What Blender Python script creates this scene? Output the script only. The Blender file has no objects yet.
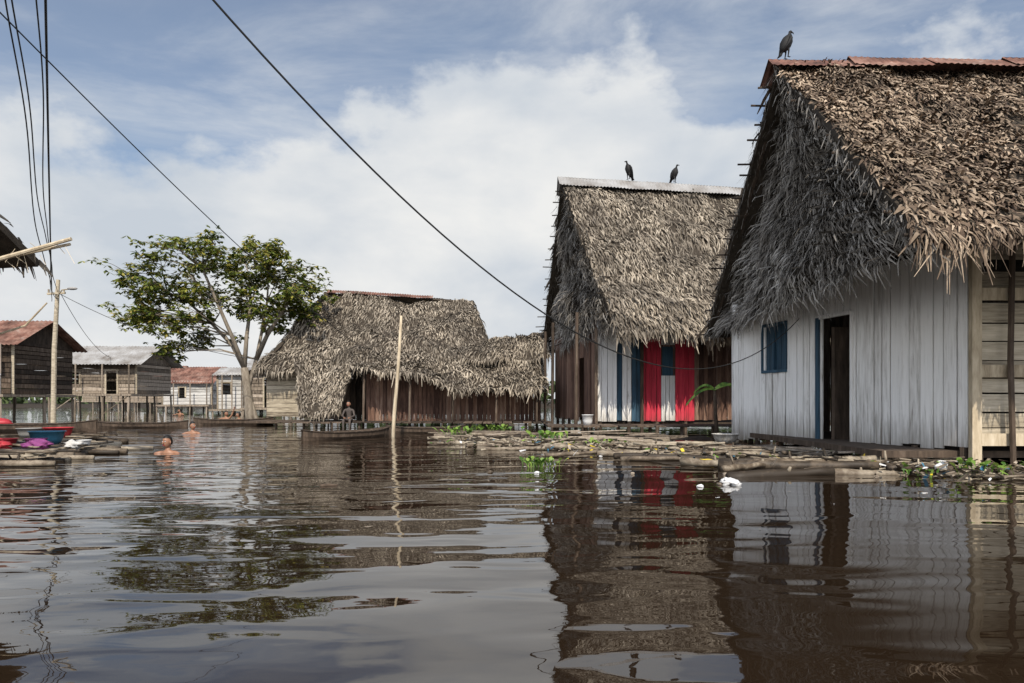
import bpy, math, random
from mathutils import Vector as V, noise, Matrix
random.seed(7)
R=random.uniform
scene=bpy.context.scene

# ---------------------------------------------------------------- helpers
class MB:
    def __init__(s): s.v=[]; s.f=[]; s.m=[]
    def add(s,vs,fs,m=0):
        o=len(s.v); s.v.extend([tuple(p) for p in vs])
        for f in fs: s.f.append([i+o for i in f]); s.m.append(m)
    def build(s,name,mats,parent=None,smooth=False):
        me=bpy.data.meshes.new(name); me.from_pydata(s.v,[],s.f); me.update()
        for m in mats: me.materials.append(m)
        if len(mats)>1: me.polygons.foreach_set('material_index',s.m)
        if smooth: me.polygons.foreach_set('use_smooth',[True]*len(s.f))
        o=bpy.data.objects.new(name,me); scene.collection.objects.link(o)
        if parent:
            o.parent=parent; o.matrix_parent_inverse=Matrix.Translation(-V(parent.location))
        return o
def empty(name,loc):
    e=bpy.data.objects.new(name,None); e.location=loc; e.empty_display_size=.3
    scene.collection.objects.link(e); return e
def obox(mb,c,ax,ay,az,m=0):
    c=V(c);ax=V(ax);ay=V(ay);az=V(az)
    vs=[c+ax*i+ay*j+az*k for i in(-1,1) for j in(-1,1) for k in(-1,1)]
    mb.add(vs,[(0,1,3,2),(4,6,7,5),(0,4,5,1),(2,3,7,6),(0,2,6,4),(1,5,7,3)],m)
def box(mb,x0,x1,y0,y1,z0,z1,m=0):
    obox(mb,((x0+x1)/2,(y0+y1)/2,(z0+z1)/2),((x1-x0)/2,0,0),(0,(y1-y0)/2,0),(0,0,(z1-z0)/2),m)
def tube(mb,pts,radii,seg=8,m=0,sq=1.0):
    pts=[V(p) for p in pts]; n=len(pts)
    if not hasattr(radii,'__len__'): radii=[radii]*n
    vs=[];fs=[]; up=None
    for i,p in enumerate(pts):
        d=(pts[min(i+1,n-1)]-pts[max(i-1,0)]).normalized()
        if up is None:
            up=V((0,0,1)) if abs(d.z)<.9 else V((0,1,0))
        a=d.cross(up).normalized(); b=a.cross(d).normalized(); up=b
        for k in range(seg):
            t=2*math.pi*k/seg
            vs.append(p+a*math.cos(t)*radii[i]*sq+b*math.sin(t)*radii[i])
    for i in range(n-1):
        for k in range(seg):
            k2=(k+1)%seg
            fs.append((i*seg+k,i*seg+k2,(i+1)*seg+k2,(i+1)*seg+k))
    fs.append(tuple(range(seg-1,-1,-1))); fs.append(tuple((n-1)*seg+k for k in range(seg)))
    mb.add(vs,fs,m)
def planks(mb,a,b,z0,z1,w=.18,th=.012,vertical=True,holes=(),m=0,jit=.03,gap=.012,pick=None):
    a=V((a[0],a[1],0));b=V((b[0],b[1],0));L=(b-a).length;d=(b-a)/L;n=V((-d.y,d.x,0))
    fz0=z0 if callable(z0) else (lambda u:z0)
    fz1=z1 if callable(z1) else (lambda u:z1)
    if vertical:
        u=0
        while u<L-.02:
            ww=min(w*R(.75,1.25),L-u); uc=u+ww/2
            segs=[(fz0(uc)-R(0,jit),fz1(uc)+R(-jit,jit)*.3)]
            for (u0,u1,h0,h1) in holes:
                if u0<uc<u1:
                    ns=[]
                    for s0,s1 in segs:
                        if h0>s0: ns.append((s0,min(h0,s1)))
                        if h1<s1: ns.append((max(h1,s0),s1))
                    segs=[q for q in ns if q[1]-q[0]>.03]
            mm=pick(uc) if pick else m
            for s0,s1 in segs:
                tl=R(-.004,.004); off=R(-.012,.012); g=gap*R(.5,1.8)
                obox(mb,a+d*uc+n*off+V((0,0,(s0+s1)/2)),d*(ww/2-g/2)+n*R(-.008,.008),n*th,V((d.x*tl,d.y*tl,(s1-s0)/2)),mm)
            u+=ww
    else:
        z=fz0(0); zt=fz1(0)
        while z<zt-.02:
            ww=min(w*R(.8,1.2),zt-z); zc=z+ww/2
            segs=[(0,L)]
            for (u0,u1,h0,h1) in holes:
                if h0<zc<h1:
                    ns=[]
                    for s0,s1 in segs:
                        if u0>s0: ns.append((s0,min(u0,s1)))
                        if u1<s1: ns.append((max(u1,s0),s1))
                    segs=[q for q in ns if q[1]-q[0]>.03]
            for s0,s1 in segs:
                obox(mb,a+d*((s0+s1)/2)+n*R(-.01,.01)+V((0,0,zc)),d*((s1-s0)/2)+V((0,0,R(-.012,.012))),n*th,V((0,0,ww/2-gap/2)),m)
            z+=ww
def thatch(mb,TL,TR,BL,BR,out,course=.2,spacing=.045,blen=.5,bw=.07,lift=.06,spread=.25,bump=.08,fringe=.35,seed=0,m=0,base=True,sag=0):
    TL,TR,BL,BR,out=map(V,(TL,TR,BL,BR,out)); 
    L=((BL-TL).length+(BR-TR).length)/2
    ac=((BR-BL)+(TR-TL)); dn=((BL-TL)+(BR-TR)); N=ac.cross(dn).normalized()
    if N.dot(out)<0: N=-N
    ac.normalize()
    rows=max(3,int(L/course))
    def P(u,v):
        p=TL.lerp(TR,u).lerp(BL.lerp(BR,u),v)
        k=noise.noise(p*.7+V((seed,0,0)))+.4*noise.noise(p*2.3+V((0,seed,0)))
        p=p+N*bump*k-V((0,0,sag*math.sin(math.pi*u)*.7+sag*.3*math.sin(math.pi*v)))
        return p
    if base:
        nu=30;nv=14;vs=[P(i/nu,j/nv)-N*.02 for j in range(nv+1) for i in range(nu+1)]
        vs+= [P(i/nu,j/nv)-N*.14 for j in range(nv+1) for i in range(nu+1)]
        o=(nu+1)*(nv+1)
        fs=[]
        for j in range(nv):
            for i in range(nu):
                q=j*(nu+1)+i
                fs.append((q,q+1,q+nu+2,q+nu+1)); fs.append((o+q,o+q+nu+1,o+q+nu+2,o+q+1))
        for i in range(nu):
            q=nv*(nu+1)+i; fs.append((q,q+1,o+q+1,o+q)); q=i; fs.append((q+1,q,o+q,o+q+1))
        for j in range(nv):
            q=j*(nu+1); fs.append((q,q+nu+1,o+q+nu+1,o+q)); q+=nu; fs.append((q+nu+1,q,o+q,o+q+nu+1))
        mb.add(vs,fs,m+1)
    for r in range(rows+1):
        v=r/rows; w=(TR-TL).length*(1-v)+(BR-BL).length*v
        cnt=max(2,int(w/spacing))
        last = r>=rows-1
        for c in range(cnt):
            u=min(1.006,max(-.006,(c+R(0,1))/cnt)); vv=min(1,max(0,v+R(-.4,.4)/rows))
            p=P(u,vv)
            if not last and noise.noise(p*1.7+V((seed*3,7,0)))>.36 and random.random()<.6: continue
            d=(P(u,min(1,vv+.03))-P(u,min(1,vv+.03)-.04)).normalized()
            if last: d=(d*(1-fringe)+V((0,0,-1))*fringe*1.6).normalized()
            d=(d+ac*random.gauss(0,spread)).normalized()
            l=blen*R(.4,1.2); 
            if last: l*=1+.5*noise.noise(p*1.5)
            if last and random.random()<.2: l*=1.4
            ww=bw*R(.35,1.2)
            s=d.cross(N).normalized(); s=(s+N*R(-.6,.6)).normalized()*ww/2
            lf=lift*R(-.1,1.4)
            if random.random()<.06: lf*=2.6
            p0=p+N*.01; p1=p+d*l*.5+N*(lf*.8+.015); p2=p+d*l+N*lf
            if last: p2=p2-N*R(-.05,.1)
            mb.add([p0-s,p0+s,p1+s*.9,p1-s*.9,p2+s*.25,p2-s*.25],[(0,1,2,3),(3,2,4,5)],m)
def corr(mb,TL,TR,BL,BR,out,period=.12,amp=.018,m=0,nv=4):
    TL,TR,BL,BR,out=map(V,(TL,TR,BL,BR,out)); W=(BR-BL).length
    nu=max(4,int(W/period*4)); N=(TR-TL).cross(BL-TL).normalized()
    if N.dot(out)<0: N=-N
    vs=[];fs=[]
    for j in range(nv+1):
        for i in range(nu+1):
            u=i/nu; p=TL.lerp(TR,u).lerp(BL.lerp(BR,u),j/nv)
            sh=int(u*W/.8)
            vs.append(p+N*(amp*math.sin(u*W/period*2*math.pi)+.03*noise.noise(p*.9)+.012*((sh*37)%5)/4))
    for j in range(nv):
        for i in range(nu):
            q=j*(nu+1)+i; fs.append((q,q+1,q+nu+2,q+nu+1))
    mb.add(vs,fs,m)
def log(mb,x,y,ang,L,r,z=.02,tilt=0,m=0):
    d=V((math.cos(ang),math.sin(ang),tilt)); n=7;c=V((x,y,z));pts=[]
    side=V((-d.y,d.x,0)); b=R(-.1,.1)*L/3; b2=R(-.03,.03)*L
    for i in range(n+1):
        t=i/n-.5; pts.append(c+d*L*t+side*(b*math.sin((t+.5)*math.pi)+b2*math.sin((t+.5)*6.28))+V((0,0,R(-.012,.012))))
    tube(mb,pts,[r*(1-.35*i/n)*R(.88,1.12) for i in range(n+1)],8,m)
    if r>.045: # stub of a cut branch
        q=pts[random.randint(2,5)]; tube(mb,[q,q+side*R(-.12,.12)+V((0,0,R(.08,.2)))],[r*.4,r*.2],6,m)
def blob(mb,c,rx,ry,rz,m=0,nz=0,seg=14,rings=9,seed=0):
    c=V(c);vs=[];fs=[]
    for j in range(rings+1):
        th=math.pi*j/rings
        for i in range(seg):
            ph=2*math.pi*i/seg
            d=V((math.sin(th)*math.cos(ph),math.sin(th)*math.sin(ph),math.cos(th)))
            k=1+nz*noise.noise(d*2.2+V((seed,seed,0)))
            vs.append(c+V((d.x*rx*k,d.y*ry*k,d.z*rz*k)))
    for j in range(rings):
        for i in range(seg):
            i2=(i+1)%seg; fs.append((j*seg+i,(j+1)*seg+i,(j+1)*seg+i2,j*seg+i2))
    mb.add(vs,fs,m)

# ---------------------------------------------------------------- materials
def mat(name,stops,scale=(1,1,1),nscale=3,detail=6,rough=.85,bump=.3,bdist=.01,island=0,dirt=None,metal=0,spec=.3,big=None,peel=None,trans=0):
    m=bpy.data.materials.new(name); m.use_nodes=True; nt=m.node_tree; N=nt.nodes; Lk=nt.links
    b=N['Principled BSDF']; b.inputs['Roughness'].default_value=rough; b.inputs['Metallic'].default_value=metal
    b.inputs['Specular IOR Level'].default_value=spec
    tc=N.new('ShaderNodeTexCoord'); mp=N.new('ShaderNodeMapping'); mp.inputs['Scale'].default_value=scale
    Lk.new(tc.outputs['Object'],mp.inputs['Vector'])
    no=N.new('ShaderNodeTexNoise'); no.inputs['Scale'].default_value=nscale; no.inputs['Detail'].default_value=detail; no.inputs['Roughness'].default_value=.65
    geo=N.new('ShaderNodeNewGeometry')
    if island:
        va=N.new('ShaderNodeVectorMath'); va.operation='ADD'
        sc=N.new('ShaderNodeVectorMath'); sc.operation='SCALE'; sc.inputs[0].default_value=(17,31,7)
        Lk.new(geo.outputs['Random Per Island'],sc.inputs['Scale'])
        Lk.new(mp.outputs[0],va.inputs[0]); Lk.new(sc.outputs[0],va.inputs[1]); Lk.new(va.outputs[0],no.inputs['Vector'])
    else: Lk.new(mp.outputs[0],no.inputs['Vector'])
    f=no.outputs['Fac']
    if island:
        mx=N.new('ShaderNodeMath'); mx.operation='MULTIPLY_ADD'; mx.inputs[1].default_value=island
        ml=N.new('ShaderNodeMath'); ml.operation='SUBTRACT'; ml.inputs[1].default_value=.5
        Lk.new(geo.outputs['Random Per Island'],ml.inputs[0]); Lk.new(ml.outputs[0],mx.inputs[0]); Lk.new(f,mx.inputs[2]); f=mx.outputs[0]
    cr=N.new('ShaderNodeValToRGB'); e=cr.color_ramp.elements
    e[0].position=stops[0][0]; e[0].color=(*stops[0][1],1); e[1].position=stops[-1][0]; e[1].color=(*stops[-1][1],1)
    for p,c in stops[1:-1]:
        q=e.new(p); q.color=(*c,1)
    Lk.new(f,cr.inputs[0]); col=cr.outputs[0]
    if peel:
        n2=N.new('ShaderNodeTexNoise'); n2.inputs['Scale'].default_value=peel[0]; n2.inputs['Detail'].default_value=9; n2.inputs['Roughness'].default_value=.72
        mp2=N.new('ShaderNodeMapping'); mp2.inputs['Scale'].default_value=(1,1,.3); Lk.new(tc.outputs['Object'],mp2.inputs[0])
        if island:
            v2=N.new('ShaderNodeVectorMath'); v2.operation='ADD'; Lk.new(mp2.outputs[0],v2.inputs[0]); Lk.new(sc.outputs[0],v2.inputs[1]); Lk.new(v2.outputs[0],n2.inputs['Vector'])
        else: Lk.new(mp2.outputs[0],n2.inputs['Vector'])
        r2=N.new('ShaderNodeMapRange'); r2.inputs[1].default_value=peel[1]; r2.inputs[2].default_value=peel[1]+.1; r2.inputs[4].default_value=.8; Lk.new(n2.outputs['Fac'],r2.inputs[0])
        mm=N.new('ShaderNodeMix'); mm.data_type='RGBA'; Lk.new(r2.outputs[0],mm.inputs[0]); Lk.new(col,mm.inputs[6]); mm.inputs[7].default_value=(*peel[2],1); col=mm.outputs[2]
    if big:
        n2=N.new('ShaderNodeTexNoise'); n2.inputs['Scale'].default_value=big[0]; n2.inputs['Detail'].default_value=5
        Lk.new(tc.outputs['Object'],n2.inputs['Vector'])
        c2=N.new('ShaderNodeValToRGB'); c2.color_ramp.elements[0].position=.35; c2.color_ramp.elements[1].position=.65
        c2.color_ramp.elements[0].color=(*big[1],1); c2.color_ramp.elements[1].color=(*big[2],1)
        Lk.new(n2.outputs['Fac'],c2.inputs[0])
        mm=N.new('ShaderNodeMix'); mm.data_type='RGBA'; mm.blend_type='MULTIPLY'; mm.inputs[0].default_value=1
        Lk.new(col,mm.inputs[6]); Lk.new(c2.outputs[0],mm.inputs[7]); col=mm.outputs[2]
    if dirt:
        sp=N.new('ShaderNodeSeparateXYZ'); Lk.new(tc.outputs['Object'],sp.inputs[0])
        ad=N.new('ShaderNodeMath'); ad.operation='MULTIPLY_ADD'; ad.inputs[1].default_value=1.1
        Lk.new(no.outputs['Fac'],ad.inputs[0]); Lk.new(sp.outputs['Z'],ad.inputs[2])
        mr=N.new('ShaderNodeMapRange'); mr.inputs[1].default_value=dirt[0]+.5; mr.inputs[2].default_value=dirt[1]+.5
        Lk.new(ad.outputs[0],mr.inputs[0])
        mm=N.new('ShaderNodeMix'); mm.data_type='RGBA'; Lk.new(mr.outputs[0],mm.inputs[0])
        mm.inputs[6].default_value=(*dirt[2],1); Lk.new(col,mm.inputs[7]); col=mm.outputs[2]
    Lk.new(col,b.inputs['Base Color'])
    if trans:
        tr=N.new('ShaderNodeBsdfTranslucent'); Lk.new(col,tr.inputs['Color']); ms=N.new('ShaderNodeMixShader'); ms.inputs[0].default_value=trans
        Lk.new(b.outputs[0],ms.inputs[1]); Lk.new(tr.outputs[0],ms.inputs[2]); Lk.new(ms.outputs[0],N['Material Output'].inputs['Surface'])
    if bump:
        bp=N.new('ShaderNodeBump'); bp.inputs['Strength'].default_value=bump; bp.inputs['Distance'].default_value=bdist
        Lk.new(no.outputs['Fac'],bp.inputs['Height']); Lk.new(bp.outputs[0],b.inputs['Normal'])
    return m
th1=mat('thatch_brown',[(.2,(.065,.044,.031)),(.5,(.185,.14,.10)),(.8,(.38,.31,.235))],nscale=5,island=.66,big=(.9,(.5,.47,.45),(1.15,1.1,1.06)),rough=.9,bump=0)
th1g=mat('thatch_grey',[(.15,(.08,.07,.06)),(.5,(.235,.215,.19)),(.85,(.46,.43,.385))],nscale=5,island=.65,big=(.9,(.55,.53,.51),(1.1,1.1,1.1)),rough=.9,bump=0)
th2=mat('thatch_straw',[(.2,(.08,.066,.05)),(.5,(.24,.205,.165)),(.8,(.42,.37,.305))],nscale=5,island=.6,big=(.8,(.5,.49,.48),(1.12,1.1,1.06)),rough=.9,bump=0)
thd=mat('thatch_under',[(.3,(.02,.015,.01)),(.7,(.06,.047,.034))],nscale=8)
white=mat('weathered_white_paint',[(.2,(.22,.195,.165)),(.34,(.56,.54,.51)),(.52,(.76,.745,.72)),(.8,(.83,.815,.79))],scale=(9,9,.7),nscale=2.4,detail=9,island=.2,bump=.3,bdist=.003,dirt=(.0,.85,(.17,.145,.115)),rough=.75,peel=(4.5,.62,(.36,.33,.29)))
red=mat('red_paint',[(.25,(.22,.02,.03)),(.5,(.5,.03,.055)),(.8,(.62,.06,.085))],scale=(6,6,.5),nscale=2,island=.15,rough=.65,dirt=(.1,.7,(.1,.04,.03)))
blue=mat('blue_paint',[(.25,(.015,.025,.035)),(.5,(.025,.06,.095)),(.8,(.05,.11,.16))],scale=(6,6,.5),nscale=2,island=.15,rough=.65)
wood=mat('weathered_wood',[(.25,(.07,.055,.042)),(.5,(.21,.17,.13)),(.8,(.38,.32,.26))],scale=(5,5,.8),nscale=2.5,island=.45,bump=.5,bdist=.006)
woodh=mat('weathered_wood_boards',[(.25,(.12,.095,.068)),(.5,(.34,.29,.215)),(.8,(.56,.49,.38))],scale=(.7,5,8),nscale=2.5,detail=9,island=.35,bump=.5,bdist=.006)
dkwood=mat('dark_wood',[(.3,(.025,.018,.013)),(.6,(.085,.06,.043)),(.85,(.17,.13,.10))],scale=(4,4,.8),nscale=2.5,island=.4)
brown=mat('red_brown_wood',[(.3,(.055,.028,.02)),(.6,(.16,.09,.062)),(.85,(.28,.19,.14))],scale=(4,4,.6),nscale=2.5,island=.4)
pale=mat('pale_timber',[(.25,(.22,.17,.11)),(.55,(.46,.38,.27)),(.8,(.6,.52,.4))],scale=(5,5,1),nscale=2.5,detail=8,island=.3)
logm=mat('wet_log',[(.25,(.03,.022,.015)),(.5,(.11,.083,.058)),(.8,(.34,.29,.22))],scale=(2,2,2),nscale=3,island=.65,rough=.6,bump=.6,bdist=.01)
rust=mat('rusty_sheet',[(.3,(.06,.03,.023)),(.46,(.17,.08,.058)),(.6,(.26,.15,.115)),(.8,(.40,.35,.32))],nscale=1.6,detail=9,rough=.75,bump=.1,spec=.3,big=(2,(.55,.55,.55),(1.1,1.1,1.1)))
tin=mat('zinc_sheet',[(.3,(.14,.12,.105)),(.45,(.28,.275,.27)),(.8,(.42,.425,.43))],nscale=1.2,detail=8,rough=.6,bump=.1,spec=.4,big=(1.5,(.7,.66,.62),(1.05,1.05,1.05)))
greywall=mat('grey_plank_wall',[(.25,(.2,.19,.18)),(.5,(.44,.43,.41)),(.8,(.6,.59,.57))],scale=(1,4,5),nscale=2,island=.35)
leafm=mat('tree_leaf',[(.2,(.05,.08,.015)),(.5,(.14,.175,.035)),(.72,(.26,.26,.06)),(.9,(.36,.28,.08))],nscale=1.0,island=.8,rough=.5,bump=0,big=(.5,(.7,.75,.65),(1.2,1.15,1)),trans=.35)
bark=mat('bark',[(.3,(.10,.08,.06)),(.7,(.29,.25,.2))],scale=(2,2,.6),nscale=5)
plantm=mat('green_plant',[(.2,(.04,.10,.012)),(.5,(.12,.22,.035)),(.85,(.24,.34,.07))],nscale=3,island=.7,rough=.45,bump=0,trans=.25)
mud=mat('mud',[(.3,(.014,.01,.007)),(.6,(.045,.034,.024)),(.8,(.10,.08,.06))],nscale=9,rough=.7,bump=.8,bdist=.04)
farveg=mat('far_foliage',[(.3,(.03,.045,.018)),(.7,(.08,.11,.04))],nscale=.8,island=.5)
wire_m=mat('black_cable',[(.3,(.012,.012,.012)),(.7,(.02,.02,.02))],bump=0,rough=.6)
skin=mat('skin',[(.3,(.24,.12,.075)),(.7,(.31,.165,.105))],nscale=6,rough=.45,bump=0)
hair=mat('black_hair',[(.3,(.008,.007,.006)),(.7,(.016,.013,.011))],scale=(20,20,3),nscale=4,rough=.45)
feather=mat('black_feather',[(.3,(.006,.006,.007)),(.7,(.016,.015,.015))],nscale=20,rough=.7)
cloth_r=mat('red_plastic',[(.3,(.30,.02,.03)),(.7,(.42,.04,.05))],rough=.45,bump=0,nscale=6)
cloth_b=mat('blue_plastic',[(.3,(.03,.12,.19)),(.7,(.06,.18,.27))],rough=.4,bump=0,nscale=6)
cloth_w=mat('white_plastic',[(.3,(.5,.5,.5)),(.7,(.72,.72,.72))],rough=.4,bump=.2)
cloth_p=mat('purple_cloth',[(.3,(.13,.03,.13)),(.7,(.28,.07,.2))],rough=.8,nscale=10)
cloth_y=mat('yellow_plastic',[(.3,(.5,.36,.02)),(.7,(.62,.46,.05))],rough=.4,bump=0)
shirt_g=mat('brown_cloth',[(.3,(.06,.05,.045)),(.7,(.10,.08,.07))],rough=.8)

# ---------------------------------------------------------------- water
def water_mat():
    m=bpy.data.materials.new('river_water'); m.use_nodes=True; nt=m.node_tree;N=nt.nodes;L=nt.links
    b=N['Principled BSDF']; b.inputs['Base Color'].default_value=(.017,.0105,.006,1); b.inputs['Roughness'].default_value=.01
    b.inputs['IOR'].default_value=1.68; b.inputs['Specular IOR Level'].default_value=.5
    tc=N.new('ShaderNodeTexCoord')
    def nz(sx,sy,sc,det,dist,rot=0,ds=0):
        mp=N.new('ShaderNodeMapping'); mp.inputs['Scale'].default_value=(sx,sy,1); mp.inputs['Rotation'].default_value=(0,0,rot)
        n=N.new('ShaderNodeTexNoise'); n.inputs['Scale'].default_value=sc; n.inputs['Detail'].default_value=det; n.inputs['Distortion'].default_value=ds
        L.new(tc.outputs['Object'],mp.inputs[0]); L.new(mp.outputs[0],n.inputs['Vector'])
        k=N.new('ShaderNodeMath'); k.operation='MULTIPLY'; k.inputs[1].default_value=dist; L.new(n.outputs['Fac'],k.inputs[0]); return k.outputs[0]
    a=nz(.5,1.05,.95,0,.085,.12,.9); c=nz(.55,1.4,2.4,0,.030,-.12,1.0); d=nz(.7,1.8,7,1,.0022,.1,.4)
    n=N.new('ShaderNodeTexNoise'); n.inputs['Scale'].default_value=.2; n.inputs['Detail'].default_value=2; L.new(tc.outputs['Object'],n.inputs['Vector'])
    sp=N.new('ShaderNodeSeparateXYZ'); L.new(tc.outputs['Object'],sp.inputs[0])
    mx=N.new('ShaderNodeMapRange'); mx.inputs[1].default_value=2; mx.inputs[2].default_value=-4; mx.inputs[3].default_value=-.09; mx.inputs[4].default_value=.13; L.new(sp.outputs['X'],mx.inputs[0])
    an=N.new('ShaderNodeMath'); L.new(n.outputs['Fac'],an.inputs[0]); L.new(mx.outputs[0],an.inputs[1])
    mr=N.new('ShaderNodeMapRange'); mr.inputs[1].default_value=.4; mr.inputs[2].default_value=.62; mr.inputs[3].default_value=.22; mr.inputs[4].default_value=1.2
    L.new(an.outputs[0],mr.inputs[0])
    s=N.new('ShaderNodeMath'); s.operation='ADD'; L.new(c,s.inputs[0]); L.new(d,s.inputs[1])
    s1=N.new('ShaderNodeMath'); s1.operation='MULTIPLY'; L.new(s.outputs[0],s1.inputs[0]); L.new(mr.outputs[0],s1.inputs[1])
    s2=N.new('ShaderNodeMath'); s2.operation='ADD'; L.new(s1.outputs[0],s2.inputs[0]); L.new(a,s2.inputs[1])
    bp=N.new('ShaderNodeBump'); bp.inputs['Strength'].default_value=1; bp.inputs['Distance'].default_value=.45
    L.new(s2.outputs[0],bp.inputs['Height']); L.new(bp.outputs[0],b.inputs['Normal'])
    return m
w=MB(); w.add([(-900,-200,0),(900,-200,0),(900,1500,0),(-900,1500,0)],[(0,1,2,3)]); w.build('water',[water_mat()])
g=MB(); vs=[];fs=[]
nx=60
for j,y in enumerate((86,92,110,160,400,1400)):
    for i in range(nx+1):
        x=-300+600*i/nx; vs.append((x*(1 if y<200 else 3),y+(6*noise.noise(V((x*.05,0,0))) if j<2 else 0),(-.4,.4,.6,.6,.6,.6)[j]))
for j in range(5):
    for i in range(nx):
        q=j*(nx+1)+i; fs.append((q,q+1,q+nx+2,q+nx+1))
g.add(vs,fs); g.build('ground',[mud])
ft=MB()
for i in range(9000):
    x=R(-130,130); h=3.2+2.2*noise.noise(V((x*.06,3,0)))+1.2*noise.noise(V((x*.3,1,0)))
    y=R(92,112); z=R(0,1)**.7*max(1.5,h); c=V((x,y,z+.3)); a=V((R(-1,1),R(-1,1),R(-1,1))).normalized()*R(.3,.7); b=a.cross(V((R(-1,1),R(-1,1),R(-1,1)))).normalized()*R(.3,.6)
    ft.add([c-a,c-b,c+a,c+b],[(0,1,2,3)])
ft.build('distant_trees',[farveg])

# ---------------------------------------------------------------- house 1 (right, near)
H=empty('thatched_house',(9,13.5,0))
r=MB()
A=(4.98,12.9,7.3);RR=(16,13.2,7.15);E=(4.72,8.0,2.98);ER=(16,8.3,2.98);Lb=(5.05,17.8,2.75);LR=(16,18,2.75)
thatch(r,A,RR,E,ER,(0,-1,1),course=.085,spacing=.034,blen=.23,bw=.05,lift=.055,spread=.6,bump=.2,fringe=.45,seed=3)
thatch(r,(4.75,8.15,3.12),(16,8.45,3.12),E,ER,(0,-1,1),course=.08,spacing=.028,blen=.4,bw=.034,lift=.05,spread=.3,bump=.12,fringe=.6,seed=3,base=False)
thatch(r,A,RR,Lb,LR,(0,1,1),course=.3,spacing=.08,blen=.5,bw=.1,bump=.1,seed=5)
r.build('roof_thatch',[th1,thd],H)
r=MB()
thatch(r,(5.35,12.85,7.1),(5.35,12.95,7.1),(4.98,8.25,2.95),(5.38,17.6,2.75),(-1,0,0),course=.1,spacing=.032,blen=.34,bw=.032,lift=.11,spread=.34,bump=.32,fringe=.3,seed=9)
r.build('gable_thatch',[th1g,thd],H)
r=MB()
def verge(r,A,E,Lb,n=900,lmax=.38):
    for side,(P0,P1) in enumerate(((V(A),V(E)),(V(A),V(Lb)))):
        for i in range(n):
            t=R(0,1); p=P0.lerp(P1,t)+V((R(-.05,.3),0,R(-.14,.04)))
            d=V((R(-.5,.2),R(-.3,.3)-(.35 if side==0 else -.35),R(-1,-.3))).normalized(); l=R(.08,lmax)
            s=V((R(-.3,.3),1,0)).normalized()*R(.01,.03)
            r.add([p-s,p+s,p+d*l+s*.3,p+d*l-s*.3],[(0,1,2,3)],0)
        k=11 if side==0 else 17
        for i in range(k):
            t=(i+R(.2,.8))/k; p=P0.lerp(P1,t)-V((0,0,.14)); tube(r,[p+V((.8,0,0)),p+V((-(R(.02,.12) if side==0 else R(.1,.4)),R(-.05,.05),R(-.06,.04)))],.02,6,1)
        tube(r,[P0+V((.15,0,-.16)),P1+V((.15,0,-.16))],.05,6,1)
verge(r,A,E,Lb)
r.build('verge_fronds',[th1g,dkwood],H)
r=MB()
x=4.85
while x<16:
    x2=x+R(1.3,1.9); dz=R(0,.07); e=R(-.06,.06)
    corr(r,(x,12.92,7.44+dz),(x2+.1,12.94,7.41+dz),(x-R(0,.1),12.5+e,7.12+dz),(x2+.1,12.5+e,7.08+dz),(0,-1,1),amp=.01)
    corr(r,(x,12.92,7.44+dz),(x2+.1,12.94,7.41+dz),(x,13.4,7.1+dz),(x2+.1,13.4,7.05+dz),(0,1,1),amp=.01)
    x=x2
r.build('ridge_sheet',[rust],H)
wl=MB()
a=(6.7,10.0);b=(5.35,16.6)
LL=math.dist(a,b)
z0=lambda u:.33-.22*u/LL
planks(wl,a,b,z0,3.3,w=.22,holes=[(2.5,3.4,-1,2.58),(4.5,5.36,1.6,2.66)],m=0,jit=.08,gap=.018,th=.014)
wl.build('painted_wall',[white],H)
wl=MB()
d=(V((b[0],b[1],0))-V((a[0],a[1],0))).normalized(); n=V((-d.y,d.x,0)); 
if n.x>0:n=-n
def onw(u,z,o=0): return V((a[0],a[1],0))+d*u+n*o+V((0,0,z))
obox(wl,onw(3.43,1.4,.02),d*.05,n*.035,(0,0,1.2),0)
obox(wl,onw(2.47,1.4,.015),d*.035,n*.03,(0,0,1.2),1)
for zz in(1.62,2.64): obox(wl,onw(4.93,zz,.02),d*.46,n*.03,(0,0,.03),0)
for uu in(4.49,4.93,5.37): obox(wl,onw(uu,2.13,.022),d*.025,n*.028,(0,0,.48),0)
for k in range(4): obox(wl,onw(4.6+.22*k,2.13,-.03),d*.1,n*.012,(0,0,.5),0)
obox(wl,onw(3.0,2.6,.02),d*.5,n*.03,(0,0,.035),1)
obox(wl,onw(3.15,1.3,-.5),d*.02+n*.02,n*.4,(0,0,1.1),2)
wl.build('door_and_window_frame',[blue,white,dkwood],H)
wl=MB()
planks(wl,(6.72,10.02),(15,10.3),.32,2.9,w=.26,vertical=False,m=0,gap=.02)
planks(wl,(6.72,10.02),(15,10.3),3.05,4.2,w=.21,vertical=False,m=0,gap=.02)
planks(wl,(5.4,16.7),(15,17),.2,4.0,w=.3,m=2)
planks(wl,(15,10.3),(15,17),.2,4.0,w=.3,m=2)
for xx in (6.74,9.3,11): box(wl,xx-.07,xx+.07,9.89,9.975,-.3,3.6,1)
for zz in (1.42,2.54,.42): box(wl,6.83,11,9.92,9.965,zz-.09,zz+.09,1)
tube(wl,[(7.25,9.86,-.3),(7.2,9.86,1.6),(7.24,9.87,3.5)],.04,7,2)
box(wl,5.5,15,10.15,16.6,.14,.24,2)
for i in range(9):
    for j in range(3):
        xx=6.9+i*1.0 if j==0 else 5.7+i*1.1; tube(wl,[(xx,10.1+j*3.1,-.8),(xx,10.1+j*3.1,.2)],.06,7,2)
for k in range(8): q=onw(.1+k*.92,0,.0); tube(wl,[q+V((0,0,-.6)),q+V((0,0,.3-.2*k/8))],.055,7,2)
wl.build('timber_side',[woodh,pale,dkwood],H)

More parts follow.
